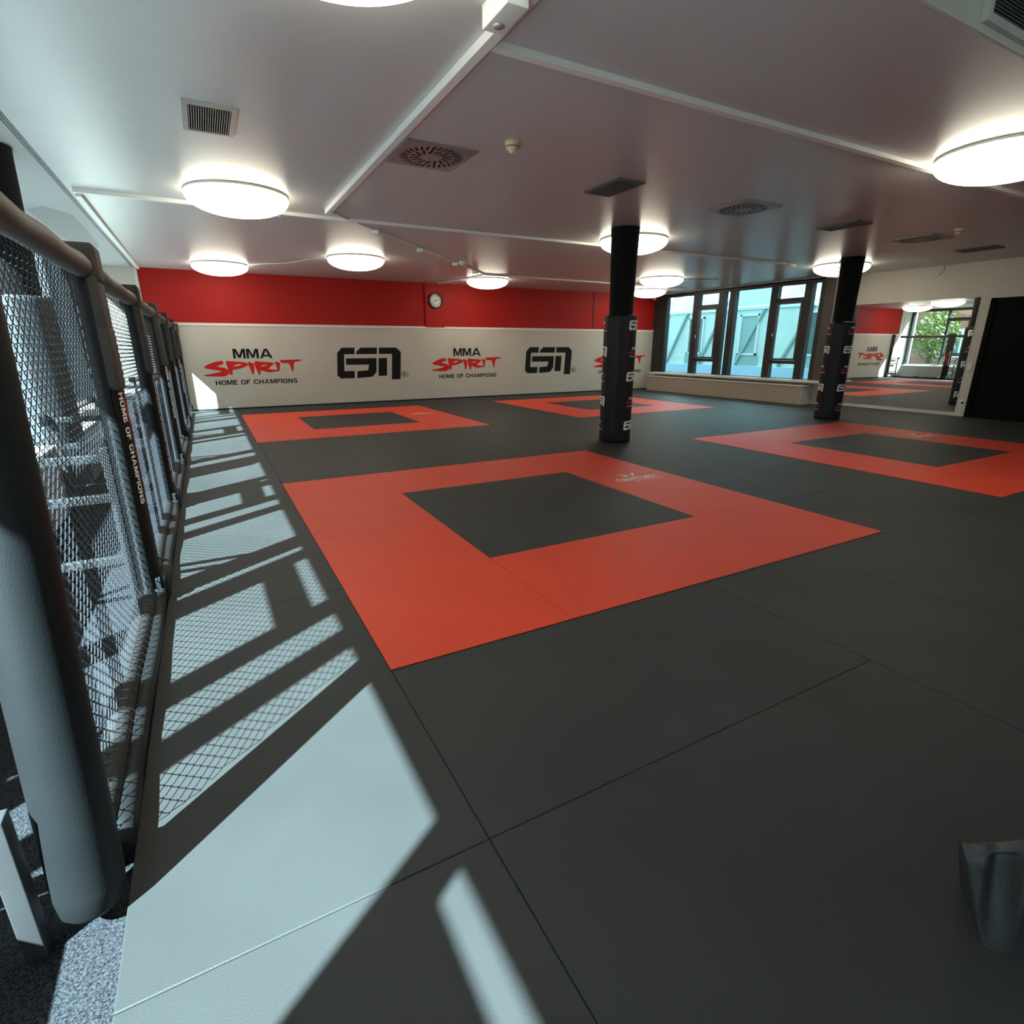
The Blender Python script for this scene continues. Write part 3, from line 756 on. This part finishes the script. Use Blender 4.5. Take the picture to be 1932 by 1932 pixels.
# ------------------------------------------------------------------ ceiling grilles
def grille(x, y, label, wx=.34, wy=.58, mfr=None, cat='vent', along='y'):
    t = thing('ceiling_grille', label, cat, (x, y, ZC), 'slatted ceiling grilles')
    f_ = MB(); b = .035
    f_.box((-wx/2, -wy/2, -.02), (wx/2, -wy/2+b, .0)); f_.box((-wx/2, wy/2-b, -.02), (wx/2, wy/2, 0)); f_.box((-wx/2, -wy/2+b, -.02), (-wx/2+b, wy/2-b, 0)); f_.box((wx/2-b, -wy/2+b, -.02), (wx/2, wy/2-b, 0))
    f_.build('frame', mfr or m_metal, t)
    k = MB(); k.box((-wx/2+b, -wy/2+b, -.003), (wx/2-b, wy/2-b, -.001)); k.build('dark_opening', m_hole, t)
    n = 18 if along == 'y' else 9
    for i in range(n):
        s = MB()
        if along == 'y':
            px = -wx/2 + b + (wx-2*b)*(i+.5)/n; s.box((px-.0022, -wy/2+b, -.018), (px+.0022, wy/2-b, -.004))
        else:
            py = -wy/2 + b + (wy-2*b)*(i+.5)/n; s.box((-wx/2+b, py-.004, -.018), (wx/2-b, py+.004, -.004))
        s.build('slat', mfr or m_metal, t)
    return t
g0 = grille(.28, 5.06, 'slatted metal ceiling grille above the mats, left of the long white duct')
g1 = grille(3.99, 5.07, 'flat brown ceiling grille in front of the nearer pillar', mfr=m_ventbr)
dup(g1, (7.97, 5.05, ZC), 'flat brown ceiling grille in front of the farther pillar')
dup(g1, (11.90, 5.07, ZC), 'flat brown ceiling grille above the mirror wall')
t = thing('wall_grille', 'large dark slatted grille on the ceiling step at the upper right corner', 'vent', (4.41, 1.85, ZC+.185))
gx, gz = .60, .152
c = MB(); b_ = .04
c.box((-gx, -.03, -gz), (gx, 0, -gz+b_)); c.box((-gx, -.03, gz-b_), (gx, 0, gz)); c.box((-gx, -.03, -gz+b_), (-gx+b_, 0, gz-b_)); c.box((gx-b_, -.03, -gz+b_), (gx, 0, gz-b_)); c.build('frame', m_marble, t)
c = MB(); c.box((-gx+b_, -.006, -gz+b_), (gx-b_, -.002, gz-b_)); c.build('dark_opening', m_hole, t)
for k in range(14):
    zz = -gz + b_ + (2*gz-2*b_)*(k+.5)/14; c = MB(); c.box((-gx+b_, -.028, zz-.003), (gx-b_, -.008, zz+.003)); c.build('slat', m_ventbr, t)

def swirl(x, y, label):
    t = thing('swirl_diffuser', label, 'vent', (x, y, ZC), 'square swirl air diffusers')
    c = MB(); c.box((-.31, -.31, -.014), (.31, .31, 0), .003); p = c.build('plate', m_metal, t)
    q = MB()
    for k in range(30):
        a = 2*math.pi*k/30
        for r0, r1, off in ((.20, .27, .35), (.10, .18, .55)):
            if r0 < .15 and k % 2: continue
            d0 = V((math.cos(a), math.sin(a), 0)); tn = V((-math.sin(a), math.cos(a), 0)); b = d0*r0; e_ = d0*r1 + tn*off*(r1-r0)
            dr = (e_-b).normalized(); n_ = V((-dr.y, dr.x, 0))*.009
            z = V((0, 0, -.0155)); q.add([b-n_+z, b+n_+z, e_+n_+z, e_-n_+z], [(0,1,2,3)])
    q.build('slots', m_hole, p)
    return t
s0 = swirl(1.98, 5.07, 'square swirl air diffuser nearest the camera, beside the long white duct')
dup(s0, (5.96, 5.07, ZC), 'square swirl air diffuser right of the nearer pillar')
dup(s0, (10.0, 5.07, ZC), 'square swirl air diffuser near the mirror wall')

def smoke(x, y, label):
    t = thing('smoke_detector', label, 'detector', (x, y, ZC), 'smoke detectors')
    c = MB(); c.lathe([(.0, -.012), (.055, -.012), (.058, -.004), (.058, 0)][::-1] + [], n=28); c.lathe([(.052, -.012), (.056, -.03), (.050, -.045), (.03, -.055), (.026, -.07), (.012, -.078), (.001, -.08)], n=28); c.build('body', m_cream, t)
    c = MB()
    for z in (-.034, -.040): c.lathe([(.0568, z+.0018), (.0568, z-.0018)], n=28)
    c.build('slots', m_hole, t)
    return t
k0 = smoke(2.44, 4.45, 'cream smoke detector on the ceiling beside the nearest swirl diffuser')
dup(k0, (9.66, 4.42, ZC), 'small smoke detector on the ceiling near the mirror wall')
c = MB()
for a, b in (((2.52,4.94),(2.83,4.95)), ((2.82,4.94),(2.83,5.31)), ((2.52,5.30),(2.83,5.31)), ((2.52,4.94),(2.53,5.31))): c.box((a[0], a[1], ZC-.002), (b[0], b[1], ZC+.001))
hb = MB(); hb.box((2.53, 4.95, ZC-.0015), (2.82, 5.30, ZC+.001)); hh = thing('access_hatch', 'faint square access hatch in the ceiling beside the smoke detector', 'hatch', (0,0,0))
hb.build('panel', m_ceil, hh); c.build('edge', m_wall, hh)

# ------------------------------------------------------------------ cable ducts, conduits, boxes
def duct(a, b, wd, h, label, name='cable_duct', cat='duct', endcap=False):
    a = V(a); b = V(b); d = (b-a).normalized(); n = V((-d.y, d.x, 0))*wd/2
    c = MB(); z1 = V((0,0,-h)); q = []
    for p in (a, b):
        for s_, zz in ((-1,V((0,0,0))),(1,V((0,0,0))),(1,z1),(-1,z1)): q.append(p + n*s_ + zz)
    c.add(q, [(0,1,2,3),(7,6,5,4),(0,4,5,1),(1,5,6,2),(2,6,7,3),(3,7,4,0)])
    o = c.build(name, m_duct); tag(o, label, cat, 'white cable ducts on the ceiling'); return o
Zd = ZC
duct((1.568, -2.0, Zd), (1.568, 7.52, Zd), .058, .050, 'long white cable duct running from the camera over the near mats')
duct((1.60, 3.17, Zd), (12.9, 3.17, Zd), .055, .035, 'white cable duct crossing the ceiling to the lamp at the right edge')
duct((-.95, 7.80, Zd), (1.95, 7.88, Zd), .055, .040, 'white cable duct from the window side past the dome lamp above the fence')
duct((1.95, 7.88, Zd), (10.55, 7.73, Zd), .05, .032, 'white cable duct crossing the ceiling behind the two pillars')
duct((-.93, 7.95, Zd), (-.93, 14.42, Zd), .05, .045, 'white cable duct along the window side joint towards the red wall')
duct((5.9, 12.10, Zd), (12.4, 12.2, Zd), .05, .03, 'white cable duct near the red wall behind the nearer pillar')
duct((1.585, 7.53, Zd), (5.88, 12.05, Zd), .028, .022, 'thin diagonal white conduit leading to the lamp by the clock', 'cable_conduit', 'conduit')
duct((5.95, 12.12, Zd), (5.70, 14.45, Zd), .025, .02, 'thin white conduit from the lamp by the clock to the red wall', 'cable_conduit', 'conduit')
def jbox(x, y, z, sx, sy, sz, label, name='junction_box', rz=0):
    c = MB(); c.box((-sx/2, -sy/2, -sz), (sx/2, sy/2, 0), .006); o = c.build(name, m_plastic); o.location = (x, y, z); o.rotation_euler = (0,0,rz)
    tag(o, label, 'box', 'white junction boxes on the ceiling'); return o
jbox(2.40, 8.36, ZC-.018, .11, .11, .05, 'first white junction box on the thin diagonal conduit, nearest the camera', rz=.8)
jbox(3.46, 9.49, ZC-.018, .11, .11, .05, 'second white junction box on the thin diagonal conduit', rz=.8)
jbox(4.62, 10.72, ZC-.018, .11, .11, .05, 'third white junction box on the thin diagonal conduit, over the motion sensor', rz=.8)
jbox(5.45, 11.60, ZC-.018, .11, .11, .05, 'last white junction box on the thin diagonal conduit, by the clock lamp', rz=.8)
jbox(10.66, 7.73, ZC, .20, .09, .06, 'white junction box ending the duct in front of the far windows')
jbox(1.05, 8.05, ZC, .10, .06, .03, 'tiny white box on the ceiling right of the dome lamp above the fence')
t = thing('motion_detector', 'white box with a round lens on the long duct at the top edge', 'sensor', (1.50, 2.80, ZC))
c = MB(); c.box((-.075, -.16, -.10), (.04, .10, -.0), .006); c.build('housing', m_plastic, t)
c = MB(); c.lathe([(.028, -.10), (.03, -.103), (.022, -.108), (.012, -.112), (.001, -.113)], c=(-.02, .03, 0), n=24); c.build('lens', m_metal, t)
t = thing('motion_detector', 'small white dome motion detector on the ceiling before the clock lamp', 'sensor', (4.72, 10.58, ZC))
c = MB(); c.lathe([(.10, 0), (.10, -.025), (.08, -.05), (.04, -.07), (.001, -.075)], n=28); c.build('housing', m_plastic, t)
c = MB(); pts = []
for k in range(21):
    f_ = k/20; pts.append((1.05 + 1.22*f_, 13.05 - 1.85*f_, ZC - .012 - .015*math.sin(f_*math.pi) + .010*math.sin(f_*9)))
c.tube(pts, .009, 6); o = c.build('loose_cable', m_plastic); tag(o, 'thin loose white cable between the two leftmost far dome lamps', 'cable')
c = MB(); c.tube([(10.6, 10.6, ZC-.01), (11.4, 10.2, ZC-.01)], .007, 6); o = c.build('loose_cable', m_frame); tag(o, 'short dark cable right of the lamp near the far windows', 'cable')
c = MB(); c.tube([(13.6, 6.35, ZC), (13.62, 6.33, ZC-.10), (13.58, 6.36, ZC-.16), (13.60, 6.40, ZC-.19)], .010, 8); o = c.build('ceiling_hook', m_metal); tag(o, 'small grey hook hanging from the ceiling over the mirror', 'hook')

# ------------------------------------------------------------------ clothing hem at the right edge, modelled as a black cloth bag
b = thing('cloth_hem', 'black satin cloth bag standing in for a clothing hem at the lower right edge', 'bag', (1.478, .289, .0))
D_ = V((.59, -.81, 0)); N_ = V((.81, .59, 0))
PR = [(0, 0), (.012, .03), (.035, .09), (.055, .14), (.068, .178), (.082, .196), (.10, .200), (.125, .18), (.15, .12), (.165, .05), (.17, 0)]
# resample the profile finely
pf = []
for (a0, b0), (a1, b1) in zip(PR[:-1], PR[1:]):
    for q in range(5): pf.append((a0 + (a1-a0)*q/5, b0 + (b1-b0)*q/5))
pf.append(PR[-1]); np_ = len(pf); nu = 70; vs = []; fs = []
for i in range(nu+1):
    u_ = i/nu; d = -.055 + .55*u_
    hh = 1 + .9*math.sin(math.pi*min(1, u_*.75))**1.3; lean = -.053
    for k, (a, z) in enumerate(pf):
        tz = min(z/.2, 1.0)
        dd = d + .055*(1-tz)*(1-u_)                       # left edge runs back as it rises
        fr = math.sin(math.pi*min(1, (k/np_)*1.1))
        ph = 46*d - 14*z + 5*a
        f_ = (.014*math.sin(ph) + .008*math.sin(1.9*ph + 1.3) + .004*math.sin(3.7*ph))*min(1, z*9)*min(1, u_*6 + .15)
        nn = a - f_*(1 if k < np_*.45 else .3); zz = max(0, z*hh + f_*.3)
        q = D_*dd + N_*nn; vs.append((q.x, q.y, zz))
for i in range(nu):
    for k in range(np_-1):
        fs.append((i*np_+k, (i+1)*np_+k, (i+1)*np_+k+1, i*np_+k+1))
m_ = MB(); m_.add(vs, fs, True); m_.add([], [])
m_.f.append([k for k in range(np_)]); m_.sm.append(False); m_.f.append([nu*np_+k for k in range(np_)][::-1]); m_.sm.append(False)
m_.build('cloth', m_satin, b)

# ------------------------------------------------------------------ outside: paving, brick house and tree on the left, glazed house across the courtyard
c = MB(); c.box((-30, -25, -.6), (-2.15, 45, -.3)); o = c.build('floor_paving', m_pave); struct(o)
c = MB(); c.box((14.2, -10, -.6), (24, 40, -.3)); o = c.build('floor_courtyard', m_pave); struct(o)
bh = thing('brick_building', 'red brick house outside the left windows, seen in the wall mirror', 'building', (-13, 18, -.3))
c = MB(); c.box((-6, -14, 0), (0, 18, 7.5)); c.build('wall', m_brick, bh)
c = MB(); c.box((-6.2, -14.2, 7.5), (.25, 18.2, 7.8)); c.build('roof', m_roof, bh)
for yy in (-9, -5, -1, 3, 7, 11):
    for zz in (1.0, 4.2):
        c = MB(); c.box((-.02, yy, zz), (.06, yy+1.3, zz+1.7)); f_ = c.build('window', m_wfr, bh)
        c = MB(); c.box((.06, yy+.09, zz+.09), (.07, yy+1.21, zz+1.61)); c.build('pane', m_dkglass, f_)
def tree(x, y, h, R, ml, label, n):
    t = thing('leafy_tree', label, 'tree', (x, y, -.3), 'trees outside the left windows')
    c = MB(); c.tube([(0,0,0), (.05,.03,h*.35), (-.04,.06,h*.6), (.02,0,h*.85)], [.14,.11,.08,.03], 10)
    for k in range(7):
        a = k*2.4; c.tube([(0,.03,h*(.3+.07*k)), (math.cos(a)*R*.6, math.sin(a)*R*.6, h*(.42+.07*k))], [.05,.015], 6)
    c.build('trunk', m_bark, t)
    f_ = MB(); rnd = random.Random(int(x*10+y))
    for k in range(n):
        while True:
            p = V((rnd.uniform(-1,1), rnd.uniform(-1,1), rnd.uniform(-1,1)))
            if .25 < p.length < 1: break
        p = V((p.x*R, p.y*R, h*.62 + p.z*h*.38)); q = V((rnd.gauss(0,1), rnd.gauss(0,1), rnd.gauss(0,1))).normalized(); s_ = q.orthogonal().normalized(); e_ = q.cross(s_)
        L_ = rnd.uniform(.07, .14); f_.add([p - s_*L_, p + e_*L_*.45, p + s_*L_, p - e_*L_*.45], [(0,1,2,3)])
    f_.build('foliage', ml, t)
tree(-6.6, 15.6, 3.6, 1.1, m_leaf, 'yellow green tree outside the left windows, seen in the wall mirror', 1500)
tree(-8.5, 12.4, 2.4, 1.1, m_leaf2, 'low dark green tree outside the left windows, beside the taller one', 1200)

fb = thing('glazed_building', 'pale turquoise glazed building across the courtyard behind the far windows', 'building', (19.5, 15.5, -.3))
c = MB(); c.box((0, -9, .9), (5, 12, 3.15)); c.build('wall', m_green, fb)
c = MB(); c.box((-.12, -9, 0), (5, 12, .9)); c.build('base_band', m_blue, fb)
c = MB(); c.box((-.08, -9, 3.10), (.02, 12, 3.22)); c.build('lintel', m_wfr, fb)
for k in range(8):
    y0 = -8.6 + k*2.55
    c = MB(); c.add([(-.3, y0, 3.22), (-.3, y0+2.2, 3.22), (1.6, y0+2.2, 5.2), (1.6, y0, 5.2), (-.3, y0, 3.26), (-.3, y0+2.2, 3.26), (1.6, y0+2.2, 5.24), (1.6, y0, 5.24)], [(3,2,1,0),(4,5,6,7),(0,1,5,4),(1,2,6,5),(2,3,7,6),(3,0,4,7)])
    c.build('sloped_awning', m_awn if k % 3 else m_blue, fb)
for k, yy in enumerate((-5.9, -3.1, -.35, 2.45, 5.25)):
    c = MB(); t_ = .07
    c.box((-.07, yy, 1.35), (.02, yy+.9, 1.35+t_)); c.box((-.07, yy, 2.85), (.02, yy+.9, 2.85+t_)); c.box((-.07, yy, 1.35), (.02, yy+t_, 2.92)); c.box((-.07, yy+.9-t_, 1.35), (.02, yy+.9, 2.92))
    f_ = c.build('window', m_wfr, fb)
    c = MB(); c.box((-.02, yy+t_, 1.42), (.01, yy+.9-t_, 2.85)); c.build('pane', m_dkglass if k % 2 else m_greend, f_)
    c = MB(); c.box((-.03, yy-.1, .95), (.02, yy+1.0, 1.33)); c.build('spandrel', m_greend, fb)
for k in range(7):
    y0 = -7.4 + k*2.0
    c = MB(); c.tube([(-.06, y0, .95), (-.06, y0-1.15, 3.1)], .06, 4); c.build('diagonal_shade', m_greend, fb)  # slanted bars in place of diagonal shadows and reflections on the facade
for k in range(5):
    y0 = -5.2 + k*2.8
    c = MB(); c.box((-.05, y0+1.4, .9), (.02, y0+1.46, 3.15)); c.build('mullion', m_wfr, fb)
c = MB(); c.box((5, -9, 0), (5.2, 12, 9)); c.build('rear_block', m_awn, fb)
